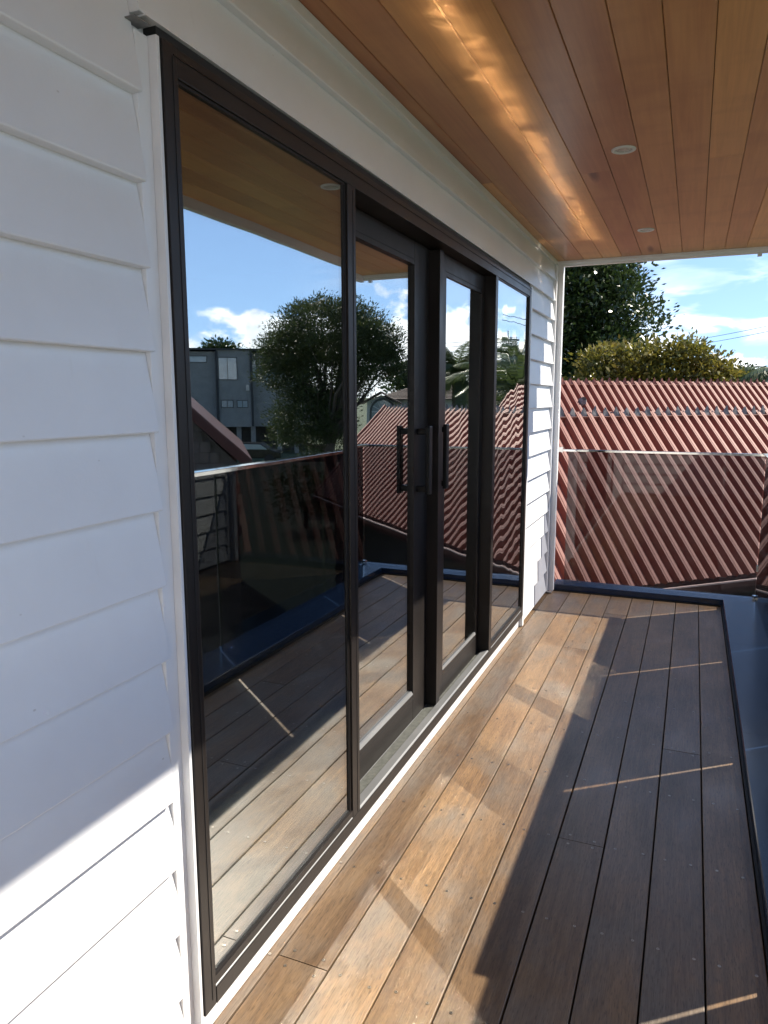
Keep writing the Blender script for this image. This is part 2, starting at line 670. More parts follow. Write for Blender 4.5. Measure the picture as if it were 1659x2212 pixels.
def weatherboard(y0, y1, z, top=None, xo=0.):
    h = (top if top is not None else z + PZ + .012) - z
    ly = (y1 - y0) / 2
    zc_ = z + h / 2
    t = (h - .012) / PZ
    xt = XF + (XB - XF) * min(1.0, t) - .0005
    r = .003
    prof = [(XF - .026 + xo, -h / 2), (XF - r + xo, -h / 2), (XF - r * .3 + xo, -h / 2 + r * .3), (XF + xo, -h / 2 + r), (xt + xo, h / 2), (xt - .006 + xo, h / 2), (XF - .0265 + xo, -h / 2 + .014)]
    o = MB().prism(prof, -ly, ly, 'y').build('weatherboard', WHITE, loc=(random.uniform(-.0004, .0004), (y0 + y1) / 2, zc_))
    return wp(o)


zb = [Z0 + PZ * k for k in range(-1, 13)]
for k, z in enumerate(zb):
    zlo = max(z, .004)
    weatherboard(-.44, 1.103, zlo, z + PZ + .012)
    if z < 2.0:
        weatherboard(4.442, 5.252, zlo, z + PZ + .012)
for z, top in ((2.078, 2.216 + .012), (2.216, 2.318 + .006)):
    weatherboard(-.44 if z > 2.1 else 1.1045, 5.252, z, top)
box('soffit_trim', -.036, -.006, -.44, 5.30, 2.318, 2.3475, WHITE, bevel=.003).parent = None
wp(bpy.data.objects['soffit_trim'])
# left jamb facing behind the board ends, and its bead next to the frame
wp(box('jamb_facing', -.040, -.0215, 1.104, 1.1385, .004, 2.052, WHITE, bevel=.002))
wp(box('jamb_bead', -.0400, -.004, 1.1387, 1.1485, .004, 2.054, WHITE, bevel=.002))
wp(box('jamb_facing', -.040, -.002, 4.4015, 4.441, .002, 2.062, WHITE, bevel=.003))
wp(box('skirting_strip', -.045, -.024, 1.149, 4.401, .001, .0735, WHITE, bevel=.002))
hf_ = MB()
hf_.box(-.03, -.003, 1.115, 4.46, 2.0735, 2.0765)
wp(hf_.build('head_flashing', WHITE))
wp(box('head_gap_shade', -.040, -.012, 1.149, 4.4, 2.0530, 2.0730, BLACK))  # solid black strip stands in for the shade of the recess above the frame
wp(box('flashing_clip', -.034, -.006, 1.088, 1.128, 2.062, 2.0640, SILLM))
# far corner
wp(box('corner_board', -.045, -.006, 5.2535, 5.300, .012, 2.317, WHITE, bevel=.003))
wp(box('corner_board', -.045, .030, 5.3015, 5.350, .012, 2.317, WHITE, bevel=.004))
sc_ = MB()
for k in range(1, 14):
    z = Z0 + PZ * k
    if z > 2.2:
        break
wp(box('corner_seal', -.02, .024, 5.262, 5.300, .004, .011, FOAM))

# end wall of the deck behind the photographer
ew = empty('end_wall', (.7, -.45, 0), label='white weatherboard end wall closing the deck opposite the tree', cat='wall')
o = MB().box(-.8, 1.2, -.12, -.022, -.3, 2.36).build('wall_lining', WHITE, ew)
for k, z in enumerate(zb + [2.095, 2.243]):
    zlo = max(z, .004)
    top = min(z + PZ + .012, 2.345)
    h = top - zlo
    prof = [(-.026 + .02, -h / 2), (.02, -h / 2), (.02 - .025 * min(1, (h - .012) / PZ), h / 2), (-.018, h / 2)]
    prof = [(p[0], p[1]) for p in prof]
    MB().prism(prof, -.70, .80, 'x').build('weatherboard', WHITE, ew, loc=(0.0, 0, zlo + h / 2))
box('corner_board', .80, .86, -.02, .03, .004, 2.34, WHITE, ew, bevel=.003)

# ------------------------------------------------------------------ sliding door set
door = empty('sliding_door_set', (0, 2.75, 0), label='dark bronze aluminium sliding door set with four tall panes in the white wall', cat='door')


def dp_(o, par=None):
    if par is None:
        o.parent = door
        o.location = o.location - Vector((0, 2.75, 0))
    else:
        o.parent = par
        o.location = o.location - Vector((0, 2.75, 0)) - par.location
    return o


YL, YR, ZB, ZT = 1.150, 4.400, .075, 2.052
BW = .0016
dp_(box('frame_jamb', -.125, 0, YL, YL + .041, ZB, ZT, FRAME, bevel=BW))
dp_(box('frame_jamb', -.125, 0, YR - .045, YR, ZB, ZT, FRAME, bevel=BW))
dp_(box('frame_head', -.125, -.001, YL + .0412, YR - .0452, 2.0, ZT - .001, FRAME, bevel=BW))
hl = MB()
hl.box(-.001, .0015, YL + .03, YR - .03, 2.034, 2.0365)
dp_(hl.build('head_lip', FRAME))
# sill: low tray with a raised outer lip across the opening
sl = MB()
sl.prism([(-.125, ZB), (-.001, ZB), (-.001, .118), (-.006, .122), (-.040, .113), (-.042, .098), (-.125, .098)], YL + .0412, YR - .0452, 'y')
dp_(sl.build('sill', SILLM))
dp_(box('sill_face', -.0005, .0015, YL + .0412, YR - .0452, ZB + .001, .1165, FRAME))
dp_(box('threshold_track', -.082, -.043, 1.99, 3.562, .0982, .1030, TRACK))
dp_(box('mullion', -.125, 0, 1.9105, 1.9635, .099, 1.9995, FRAME, bevel=BW))
dp_(box('mullion', -.125, 0, 3.5655, 3.6110, .099, 1.9995, FRAME, bevel=BW))
# a fine groove line down each visible jamb face
dp_(box('bead_line', 0.0002, .0012, YL + .026, YL + .0275, ZB + .02, ZT - .02, BLACK))
dp_(box('bead_line', 0.0002, .0012, 1.944, 1.9455, .12, 1.99, BLACK))


def fixed_pane(y0, y1, gm):
    f = MB()
    z0, z1 = .1225, 1.9995
    b = .0195
    f.box(-.060, -.001, y0, y1, z0, z0 + b)
    f.box(-.060, -.006, y0, y1, z1 - .006, z1)
    f.box(-.060, -.006, y0, y0 + .006, z0 + b, z1 - .006)
    f.box(-.060, -.006, y1 - .009, y1, z0 + b, z1 - .006)
    pf = dp_(f.build('pane_frame', FRAME))
    g = MB()
    g.box(-.0150, -.0110, y0 + .006, y1 - .009, z0 + b, z1 - .006)
    g.box(-.0350, -.0310, y0 + .006, y1 - .009, z0 + b, z1 - .006)
    dp_(g.build('glass_pane', gm), pf)
    s = MB()
    s.box(-.0110, -.0080, y0 + .006, y1 - .009, z0 + b, z0 + b + .006)
    s.box(-.0110, -.0080, y0 + .006, y0 + .0095, z0 + b + .006, z1 - .006)
    s.box(-.0110, -.0080, y1 - .0125, y1 - .009, z0 + b + .006, z1 - .006)
    dp_(s.build('gasket', BLACK), pf)
    dp_(box('spacer_bar', -.0300, -.0160, y0 + .01, y1 - .013, z0 + b + .001, z0 + b + .008, SILLM), pf)
    return pf


fixed_pane(YL + .0415, 1.9102, GLASS)
fixed_pane(3.6113, YR - .0455, GLASSW)


def leaf(y0, y1, sl_, sr_, gm, hy, xo=-.085, gr=.014, so=0.):
    xi = xo - .037
    z0, z1 = .1032, 1.9980
    zb_, zt_ = .216, 1.912
    f = MB()
    f.box(xi, xo, y0, y0 + sl_, z0, z1)
    f.box(xi, xo, y1 - sr_, y1, z0, z1)
    f.box(xi, xo - .0005, y0 + sl_, y1 - sr_, z0, zb_)
    f.box(xi, xo - .0005, y0 + sl_, y1 - sr_, zt_, z1)
    lf = dp_(f.build('door_leaf', FRAME, bevel=.0012))
    b = MB()
    b.prism([(xo - .0015, zb_), (xo + .0005, zb_ - .0005), (xo - gr * .4, zb_ + .012), (xo - gr + .0008, zb_ + .012), (xo - gr + .0008, zb_)], y0 + sl_, y1 - sr_, 'y')
    dp_(b.build('glazing_bead', SILLM), lf)
    g = MB()
    g.box(xo - gr - .004, xo - gr, y0 + sl_ - .004, y1 - sr_ + .004, zb_, zt_)
    g.box(xo - gr - .020, xo - gr - .016, y0 + sl_ - .004, y1 - sr_ + .004, zb_, zt_)
    dp_(g.build('glass_pane', gm), lf)
    for z in (.1955, 1.9300):
        dp_(box('bead_line', xo - .0004, xo + .0008, y0 + sl_, y1 - sr_, z, z + .002, BLACK), lf)
    # pull handle: two short stand-offs and a flat grip
    h = MB()
    for z in (1.062, 1.288):
        h.box(xo - .001, xo + .044 - so, hy - .014, hy + .014, z - .012, z + .012)
    h.box(xo + .038 - so, xo + .056 - so, hy - .017, hy + .017, 1.040, 1.310)
    dp_(h.build('handle', BLACKM, bevel=.004), lf)
    # inside pull
    h = MB()
    for z in (1.062, 1.288):
        h.box(xi - .044, xi + .001, hy - .014, hy + .014, z - .012, z + .012)
    h.box(xi - .056, xi - .038, hy - .017, hy + .017, 1.040, 1.310)
    dp_(h.build('handle', BLACKM, bevel=.004), lf)
    return lf


leaf(1.9640, 2.8050, .050, .135, GLASS, 2.712)
leaf(2.8835, 3.5650, .090, .050, GLASSC, 2.925, -.058, .007, .026)
# the deep meeting stile standing proud between the two leaves
ms = MB()
ms.box(-.118, -.040, 2.836, 2.880, .1085, 1.993)
dp_(ms.build('meeting_stile', FRAME, bevel=.0015))
dp_(box('stile_seal', -.112, -.088, 2.8062, 2.8352, .1040, 1.996, FRAME))

# ------------------------------------------------------------------ the room behind the glass
rm = MB()
X0, X1, Y0_, Y1_, ZF, ZC = -4.2, -.165, .7, 4.95, .09, 2.36
rm.box(X0 - .1, X0, Y0_, Y1_, ZF, ZC)
rm.box(X0, X1, Y0_ - .1, Y0_, ZF, ZC)
rm.box(X0, X1, Y1_, Y1_ + .1, ZF, ZC)
rm.box(X0, X1, Y0_, Y1_, ZC, ZC + .1)
rm.box(-.165, -.122, .7, 1.149, ZF, ZC)
rm.box(-.165, -.122, 4.402, 4.95, ZF, ZC)
rm.box(-.165, -.1255, 1.149, 4.402, 2.054, ZC)
rm.build('room_shell', ROOMW, kind='structure')
MB().box(X0, -.1255, Y0_, Y1_, .03, ZF - .001).build('room_floor', ROOMF, kind='structure')
rv = MB()
rv.box(-.20, -.1262, 1.149, 1.170, .095, 2.053)
rv.box(-.20, -.1262, 4.380, 4.402, .095, 2.053)
rv.box(-.20, -.1262, 1.171, 4.379, 2.032, 2.053)
rv.build('timber_reveal', REVEAL, kind='structure')

# ------------------------------------------------------------------ soffit, fascia and roof over the deck
so = MB()
so.box(-.035, 1.300, -.6, 5.298, 2.362, 2.40)
soffit = so.build('soffit', UNDER, kind='structure')
SG = [.041 + .124 * k for k in range(-1, 11)]
sj = {0: [3.30], 4: [3.325], 8: [3.313]}


def soffit_board(x0, x1, y0, y1):
    h, L_ = (x1 - x0) / 2, (y1 - y0) / 2
    c_ = .0022
    prof = [(-h + .0, .013), (-h, c_), (-h + c_, 0), (h - c_, 0), (h, c_), (h, .013)]
    return MB().prism(prof, -L_, L_, 'y').build('soffit_board', CEDAR, soffit, loc=((x0 + x1) / 2, (y0 + y1) / 2, 2.3482))


xs = [-.034] + SG[1:] + [1.299]
for i in range(len(xs) - 1):
    if xs[i + 1] - xs[i] < .01:
        continue
    cuts = [-.59] + sj.get(i, [random.uniform(-.1, 1.2)] if i % 2 else []) + [5.297]
    for y0, y1 in zip(cuts[:-1], cuts[1:]):
        soffit_board(xs[i] + .0008, xs[i + 1] - .0008, y0 + .0006, y1 - .0006)
rf = MB()
rf.box(-.6, 1.30, -.6, 5.298, 2.402, 2.56)
rf.build('roof_deck', UNDER, kind='structure')
fb = empty('roof_fascia', (1.32, 5.3, 2.3), label='thin white fascia board edging the timber lined roof', cat='fascia')
box('fascia_board', -.019, .016, -5.9, .036, .002, .22, WHITE, fb, bevel=.002)
o = box('fascia_board', -1.36, -.0195, .0005, .036, .012, .22, WHITE, fb, bevel=.002)
box('fascia_bracket', -.095, -.070, .003, .030, -.006, .0118, WHITE, fb)
o = MB().box(-1.34, -.02, -.012, 0.0, .030, .047).build('fascia_bead', WHITE, fb)


# downlights
def downlight(x, y, label):
    t = empty('downlight', (x, y, 2.348), label=label, cat='downlight', group='round downlights in the cedar soffit')
    MB().lathe([(.0455, .0), (.0450, -.0035), (.041, -.0055), (.034, -.0050), (.0325, -.0015), (.0325, .0)], (0, 0, 0), 40).build('trim_ring', WHITE, t, smooth=True)
    MB().lathe([(.0325, -.0012), (.026, -.0004), (.0255, -.0022), (.020, -.0026), (.0195, -.0010), (.012, -.0016), (.0, -.0018)], (0, 0, 0), 28).build('lamp_lens', LENS, t, smooth=True)
    return t


downlight(.609, 3.07, 'round white downlight in the cedar soffit nearer the camera')
downlight(.606, 4.52, 'small round white downlight in the cedar soffit nearest the tree')

# ------------------------------------------------------------------ upstands and glass balustrade
us = empty('deck_upstand', (1.17, 5.38, 0), label='low navy metal flashed upstand round the deck edge under the glass', cat='kerb')
joy = [-.42, .78, 1.975, 3.19, 4.40]
ys = [-.45] + joy[1:] + [5.372]
for a, b in zip(ys[:-1], ys[1:]):
    o = MB().prism([(0, -.15), (0, .046), (.0035, .050), (.250, .055), (.250, -.15)], a - 5.38 + .0006, b - 5.38 - .0006, 'y').build('cap_flashing', NAVY, us)
MB().prism([(0, -.15), (0, .042), (.003, .0455), (.150, .049), (.150, -.15)], -1.152, 0.2506, 'x').build('cap_flashing', NAVY, us)
MB().box(-.0085, -.0005, -5.8, -.01, -.12, .012).build('gap_strip', BLACK, us)  # black strip filling the gap between deck edge and upstand
MB().box(-1.15, -.01, -.020, -.0005, -.12, .006).build('gap_strip', BLACK, us)  # same black strip across the far end of the boards

bal = empty('glass_balustrade', (1.38, 5.49, .05), label='grey tinted frameless glass balustrade with slim steel rail on two sides', cat='balustrade')
GXR, GYF = 1.38, 5.49
for a, b in zip([-.43] + joy[1:], joy[1:] + [5.478]):
    box('glass_panel', -.006, .006, a - 5.49 + .011, b - 5.49 - .011, .003, .978, GTINT, bal)
box('glass_panel', -1.300, -.008, -.006, .006, .0, .978, GTINTF, bal)


def rail_profile(w_, h_):
    return [(-w_ / 2, 0), (w_ / 2, 0), (w_ / 2, h_ - .002), (w_ / 2 - .002, h_), (-w_ / 2 + .002, h_), (-w_ / 2, h_ - .002)]


MB().prism(rail_profile(.060, .020), -3.22, .019, 'y').build('top_rail', STEEL, bal, loc=(0, 0, .979))
MB().prism(rail_profile(.026, .016), -1.345, -.0195, 'x').build('top_rail', STEEL, bal, loc=(0, 0, .979))
rb = MB()
rb.box(-1.372, -1.3455, -.017, .017, .975, 1.009)
rb.box(-1.352, -1.340, -.020, .020, .972, 1.012)
rb.build('rail_bracket', STEEL, bal)
box('corner_clamp', -.022, .012, -.022, .012, -.003, .02, STEEL, bal)
MB().box(-.012, .004, -.016, -.0065, .19, .235).build('corner_clamp', STEEL, bal)

# ------------------------------------------------------------------ neighbour's red ribbed roof
TH = .816
EV = Vector((math.sin(TH), math.cos(TH), 0))
NV = Vector((math.cos(TH), -math.sin(TH), 0))
PR = .169
S_A, S_B = 7.405 - 22 * PR, 14.05     # along the ridge
nb = empty('red_roofed_house', tuple(-6.5 * NV + 8 * EV + Vector((0, 0, GZ))), label='neighbouring house with two steep red ribbed metal roofs beyond the glass', cat='house')
NBO = nb.location.copy()


def rp(q, s, z):
    v = -q * NV + s * EV
    return Vector((v.x, v.y, z)) - NBO


def slope(qe, ze, qr, zr, front=True, name='roof_sheet'):
    """ribbed sheets between eave (qe,ze) and ridge (qr,zr); ribs run up the slope"""
    up_ = Vector((0, 0, 1))
    dn = (rp(qr, 0, zr) - rp(qe, 0, ze)).normalized()
    nrm = EV.cross(dn)
    if nrm.z < 0:
        nrm = -nrm
    n_r = int(round((S_B - S_A) / PR))
    per = 6
    i = 0
    while i < n_r:
        j = min(i + per, n_r)
        vs, fs = [], []
        row = []
        for k in range(i, j):
            s0 = S_A + k * PR
            # centred rib: peak at s0
            for ds, h in ((-.046, -.085), (.044, -.085), (.052, 0), (.070, .001), (.074, -.004), (.078, .001), (.110, .002), (.1155, 0)):
                row.append((s0 + ds, h))
        row.append((S_A + j * PR - .046, -.085))
        th = .004
        for q, z in ((qe, ze), (qr, zr)):
            for s, h in row:
                vs.append(rp(q, s, z) + nrm * h)
        n = len(row)
        for a in range(n - 1):
            fs.append((a, a + 1, a + 1 + n, a + n))
        k0 = len(vs)
        for q, z in ((qe, ze), (qr, zr)):
            for s, h in row:
                vs.append(rp(q, s, z) + nrm * (h - th))
        for a in range(n - 1):
            fs.append((k0 + a, k0 + a + n, k0 + a + 1 + n, k0 + a + 1))
            fs.append((a, k0 + a, k0 + a + 1, a + 1))
            fs.append((a + n, a + 1 + n, k0 + a + 1 + n, k0 + a + n))
        fs.append((0, n, k0 + n, k0))
        fs.append((n - 1, k0 + n - 1, k0 + n - 1 + n, n - 1 + n))
        mesh_obj(name, vs, fs, REDROOF, nb)
        i = j
    return nrm


def ribs_ends(qr, zr, nrm, mat, prob=1.0):
    """pointed torn end caps standing at the ridge, one on each rib"""
    dn = Vector((0, 0, 0))
    n_r = int(round((S_B - S_A) / PR))
    base = rp(qr, S_A, zr)
    dirn = nrm.cross(EV).normalized()
    if dirn.z < 0:
        dirn = -dirn
    k = 0
    for r in range(n_r):
        if random.random() > prob:
            continue
        c = rp(qr - .030, S_A + r * PR, zr - .012)
        j = lambda a: random.uniform(-a, a)
        Z_ = Vector((0, 0, 1))
        pts = [(-.050 + j(.006), -.055 + j(.008)), (.050 + j(.006), -.055 + j(.008)), (.040 + j(.006), -.010 + j(.008)), (.022, .032 + j(.008)), (j(.010), .074 + j(.012)), (-.026, .028 + j(.008)), (-.044 + j(.004), -.012 + j(.008))]
        f_ = [c + EV * a + Z_ * h - NV * random.uniform(0, .01) for a, h in pts]
        bk = [p - NV * .018 for p in f_]
        n = len(f_)
        mesh_obj('rib_end_cap', f_ + bk, [tuple(range(n)), tuple(range(2 * n - 1, n - 1, -1))] + [(a, a + n, (a + 1) % n + n, (a + 1) % n) for a in range(n)], mat, nb)


nf = slope(5.558, -.573, 7.385, 1.242)
slope(8.776, -.148, 7.385, 1.242, name='roof_sheet')
slope(8.776, -.148, 10.649, 1.725)
slope(12.5, -.126, 10.649, 1.725)
ribs_ends(7.385, 1.242, nf, FOAM)
ribs_ends(10.649, 1.725, nf, REDROOF)
# eave, gutter, walls
fs_ = MB()


def qbox(mb, q0, q1, s0, s1, z0, z1):
    vs = [rp(q, s, z) for q in (q0, q1) for s in (s0, s1) for z in (z0, z1)]
    mb.add(vs, [(0, 1, 3, 2), (4, 6, 7, 5), (0, 4, 5, 1), (2, 3, 7, 6), (0, 2, 6, 4), (1, 5, 7, 3)])
    return mb


qbox(MB(), 5.60, 5.64, S_A, S_B, -.80, -.60).build('fascia', REDDARK, nb)
qbox(MB(), 5.50, 5.53, S_A, S_B, -.640, -.625).build('gutter_lip', GUTTER, nb)
qbox(MB(), 5.50, 5.598, S_A, S_B, -.70, -.641).build('gutter', REDDARK, nb)
wl = MB()
qbox(wl, 5.95, 12.1, S_A + .1, S_B - .2, GZ, -.62)
wl.build('wall', WALLBR, nb)
gb = MB()
for s0, s1 in ((S_B - .22, S_B - .20),):
    pr = [(5.7, -.6), (7.385, 1.10), (8.776, -.28), (10.649, 1.58), (12.3, -.2), (12.3, -.6)]
    vs = [rp(q, s, z) for s in (s0, s1) for q, z in pr]
    n = len(pr)
    gb.add(vs, [tuple(range(n)), tuple(range(2 * n - 1, n - 1, -1))] + [(a, a + n, (a + 1) % n + n, (a + 1) % n) for a in range(n)])
gb.build('gable_wall', WALLBR, nb)
for (qa, za), (qb, zb2) in (((5.55, -.60), (7.385, 1.235)), ((7.385, 1.235), (8.776, -.17)), ((8.776, -.17), (10.649, 1.715)), ((10.649, 1.715), (12.5, -.14))):
    vs = []
    for s in (S_B - .03, S_B + .02):
        for q, z in ((qa, za), (qb, zb2)):
            vs += [rp(q, s, z - .16), rp(q, s, z + .05)]
    MB().add(vs, [(0, 1, 3, 2), (4, 6, 7, 5), (0, 4, 5, 1), (2, 3, 7, 6), (0, 2, 6, 4), (1, 5, 7, 3)]).build('barge_board', REDROOF, nb)
# torn hole with foam patch in the rear roof
c0 = rp(10.649 - .36, 7.405 + 6.2 * PR, 1.725 - .36)
ring_, hole_ = [], []
dq = (rp(10.649, 0, 1.725) - rp(8.776, 0, -.148)).normalized()
for k in range(11):
    t = 2 * math.pi * k / 11
    rr = .075 * random.uniform(.8, 1.25)
    ring_.append(c0 + EV * rr * math.cos(t) + dq * rr * math.sin(t) + nf * .004)
    hole_.append(c0 + EV * rr * .55 * math.cos(t) + dq * rr * .55 * math.sin(t) + nf * (.060 + random.uniform(-.01, .015)))
base_ = [p - nf * .05 for p in ring_]
inn = [p - nf * .06 for p in hole_]
n = 11
vv = base_ + ring_ + hole_ + inn
ff = []
for lv in range(3):
    for a in range(n):
        ff.append((lv * n + a, lv * n + (a + 1) % n, (lv + 1) * n + (a + 1) % n, (lv + 1) * n + a))
vt = mesh_obj('roof_patch', vv, ff, FOAM, nb)
mesh_obj('patch_hole', inn, [tuple(range(n))], BLACK, vt)

# ------------------------------------------------------------------ trees


def leaves(name, centers, dirs, size, mat, parent, tone=None, aspect=.45, droop=.0):
    """centers (n,3), dirs (n,3) leaf axis; builds two-triangle leaf blades"""
    n = len(centers)
    rng = np.random.default_rng(n)
    d = dirs / np.maximum(1e-6, np.linalg.norm(dirs, axis=1, keepdims=True))
    rr = rng.normal(size=(n, 3))
    s = np.cross(d, rr)
    s /= np.maximum(1e-6, np.linalg.norm(s, axis=1, keepdims=True))
    sz = size * rng.uniform(.65, 1.3, (n, 1))
    nn = np.cross(d, s)
    p0 = centers
    p2 = centers + d * sz + nn * sz * -.12
    p1 = centers + d * sz * .5 + s * sz * aspect * .5
    p3 = centers + d * sz * .5 - s * sz * aspect * .5
    v = np.stack([p0, p1, p2, p3], 1).reshape(-1, 3).astype(np.float32)
    me = bpy.data.meshes.new(name)
    me.vertices.add(4 * n)
    me.vertices.foreach_set('co', v.ravel())
    me.loops.add(4 * n)
    me.loops.foreach_set('vertex_index', np.arange(4 * n, dtype=np.int32))
    me.polygons.add(n)
    me.polygons.foreach_set('loop_start', np.arange(0, 4 * n, 4, dtype=np.int32))
    me.update(calc_edges=True)
    a = me.attributes.new('tone', 'FLOAT', 'FACE')
    t = rng.uniform(0, 1, n).astype(np.float32) if tone is None else tone.astype(np.float32)
    a.data.foreach_set('value', t)
    me.materials.append(mat)
    o = bpy.data.objects.new(name, me)
    return link(o, parent)


def branch_path(a, b, k, wob, rng):
    a, b = np.array(a, float), np.array(b, float)
    pts = [a + (b - a) * t for t in np.linspace(0, 1, k)]
    for i in range(1, k - 1):
        pts[i] = pts[i] + rng.normal(size=3) * wob
    return [tuple(p) for p in pts]


def tree(name, base, height, crown, n_clump, per, lsize, clump_r, lmat, trunk_r, label, cat='tree', seed=1, trunk_top=.45, aspect=.45, flat=1.0, shell=.35, group=None, n_limb=14, upright=.5):
    """crown: list of ellipsoids (cx,cy,cz,rx,ry,rz) relative to base"""
    rng = np.random.default_rng(seed)
    t = empty(name, base, label=label, cat=cat, group=group)
    cl = []
    vol = np.array([e[3] * e[4] * e[5] for e in crown])
    vol = vol ** .8
    vol /= vol.sum()
    while len(cl) < n_clump:
        e = crown[rng.choice(len(crown), p=vol)]
        d = rng.normal(size=3)
        d /= np.linalg.norm(d)
        r = (shell + (1 - shell) * rng.uniform() ** .6)
        r *= 1 + .10 * math.sin(5 * d[0] + 3 * d[1] + seed) + .06 * math.sin(9 * d[2] + 7 * d[0])
        p = np.array(e[:3]) + d * r * np.array(e[3:])
        if d[2] < -.55 and rng.uniform() < .6:
            continue
        cl.append(p)
    cl = np.array(cl)
    cen, drs, tn = [], [], []
    for p in cl:
        q = rng.normal(size=(per, 3)) * clump_r * np.array([1, 1, .55 * flat])
        cen.append(p + q)
        dd = q / clump_r * .7 + rng.normal(size=(per, 3)) * .6
        dd[:, 2] += upright
        drs.append(dd)
        tn.append(np.clip(rng.uniform() * .5 + rng.uniform(0, .6, per), 0, 1))
    leaves('crown', np.concatenate(cen), np.concatenate(drs), lsize, lmat, t, np.concatenate(tn), aspect)
    tb = MB()
    top = (0.15 * trunk_r, 0, height * trunk_top)
    tb.tube(branch_path((0, 0, -.2), top, 6, trunk_r * .25, rng), [trunk_r * (1.15 - .45 * i / 5) for i in range(6)], 9)
    for i in range(n_limb):
        tgt = cl[rng.integers(len(cl))]
        st = np.array(top) * rng.uniform(.55, 1.0)
        pts = branch_path(st, tgt, 6, clump_r * .35, rng)
        r0 = trunk_r * rng.uniform(.28, .5)
        tb.tube(pts, [r0 * (1 - .82 * k / 5) for k in range(6)], 6)
        for _ in range(3):
            j = rng.integers(2, 5)
            tg2 = cl[np.argmin(np.linalg.norm(cl - (np.array(pts[j]) + rng.normal(size=3) * clump_r * 3), axis=1))]
            tb.tube(branch_path(pts[j], tg2, 4, clump_r * .2, rng), [r0 * .35, r0 * .25, r0 * .15, r0 * .07], 5)
    tb.build('trunk', BARK, t, smooth=True)
    return t


def polar(az, dist, z=GZ, origin=(.91, 0)):
    return (origin[0] + dist * math.sin(R(az)), origin[1] + dist * math.cos(R(az)), z)


MC = (-.95, 0)
# big dark tree straight beyond the red roof
tree('dark_evergreen_tree', polar(-8.6, 26), 10.4,
     [(-1.3, 0, 6.6, 2.5, 2.5, 3.7), (.75, -.2, 6.9, 1.8, 1.9, 2.2), (-.3, .2, 8.7, 2.0, 1.9, 1.6), (-3.4, .5, 6.2, 2.3, 2.3, 3.0), (1.2, 0, 5.0, 1.3, 1.5, 2.0)],
     1250, 66, .165, .28, L_DARK, .30, 'tall dark green evergreen tree behind the red roof beside the white corner post', seed=3, trunk_top=.42, aspect=.5, n_limb=20)
tree('magnolia_tree', polar(-3.9, 20), 5.95,
     [(-.55, 0, 4.85, .95, .9, .95), (.35, 0, 4.9, .8, .8, .9), (1.15, 0, 5.25, .42, .5, .70), (1.65, .1, 4.85, .55, .6, .75), (-1.15, 0, 4.3, .6, .7, .65), (2.2, 0, 4.25, .5, .6, .45), (.3, .3, 4.1, 1.7, .8, .8)],
     520, 44, .14, .16, L_MAG, .10, 'lower golden olive leaved tree just behind the ridge of the red roof', seed=5, trunk_top=.5, aspect=.5, n_limb=12)
tree('round_far_tree', polar(2.6, 95), 7.8, [(0, 0, 5.9, 2.9, 2.9, 2.0), (-1.2, 0, 5.4, 2.0, 2.0, 1.3), (1.6, 0, 5.2, 1.8, 2.0, 1.3)],
     240, 40, .5, .6, L_DARK, .4, 'small round grey green tree far off on the skyline', seed=8, trunk_top=.5)
tree('low_far_tree', polar(4.0, 70), 4.8, [(0, 0, 3.2, 1.8, 1.8, 1.5)], 130, 36, .4, .5, L_HEDGE, .3, 'low pale bush at the skyline beside the palm fronds', seed=18, trunk_top=.4)
# reflected side
tree('umbrella_tree', polar(27.0, 32, GZ, MC), 9.0,
     [(0, 0, 7.3, 2.3, 2.2, 1.35), (-1.9, -.3, 6.6, 1.5, 1.6, 1.15), (2.0, .2, 6.4, 1.3, 1.5, 1.0), (-2.5, 0, 5.7, .95, 1.1, .75), (2.6, 0, 5.3, .8, 1.0, .7), (.4, .5, 5.3, 2.1, 1.8, 1.2), (1.3, .5, 3.3, 1.8, 1.5, 1.6), (.2, .4, 3.4, 1.1, 1.2, 1.4)],
     1500, 66, .135, .21, L_OAK, .28, 'wide domed tree with bare limbs reflected in the left pane', seed=11, trunk_top=.36, aspect=.32, n_limb=30, upright=.9, shell=.55)
tree('hedge_bush', polar(29.0, 25, GZ, MC), 2.2, [(0, 0, 1.2, 1.3, 1.2, .95), (-1.6, 0, .9, 1.0, 1.0, .75)], 110, 40, .12, .2, L_HEDGE, .08, 'bright green garden bush at the foot of the domed tree', cat='bush', seed=21, trunk_top=.3, n_limb=5)
tree('hill_tree', polar(35.2, 85, GZ, MC), 12.4, [(0, 0, 9.4, 1.5, 1.5, 1.2), (.9, 0, 8.4, 1.5, 1.5, 1.0)], 110, 36, .45, .5, L_DARK, .3, 'small dark tree showing above the flat roof of the grey building', seed=12)
tree('street_tree', polar(20.2, 60, GZ, MC), 7.4, [(0, 0, 5.7, 2.1, 2.0, 1.7), (-2.2, 0, 5.2, 1.8, 2.0, 1.3)], 150, 36, .4, .5, L_DARK, .3, 'distant dark bushy tree behind the tiled house by the domed tree', seed=14)


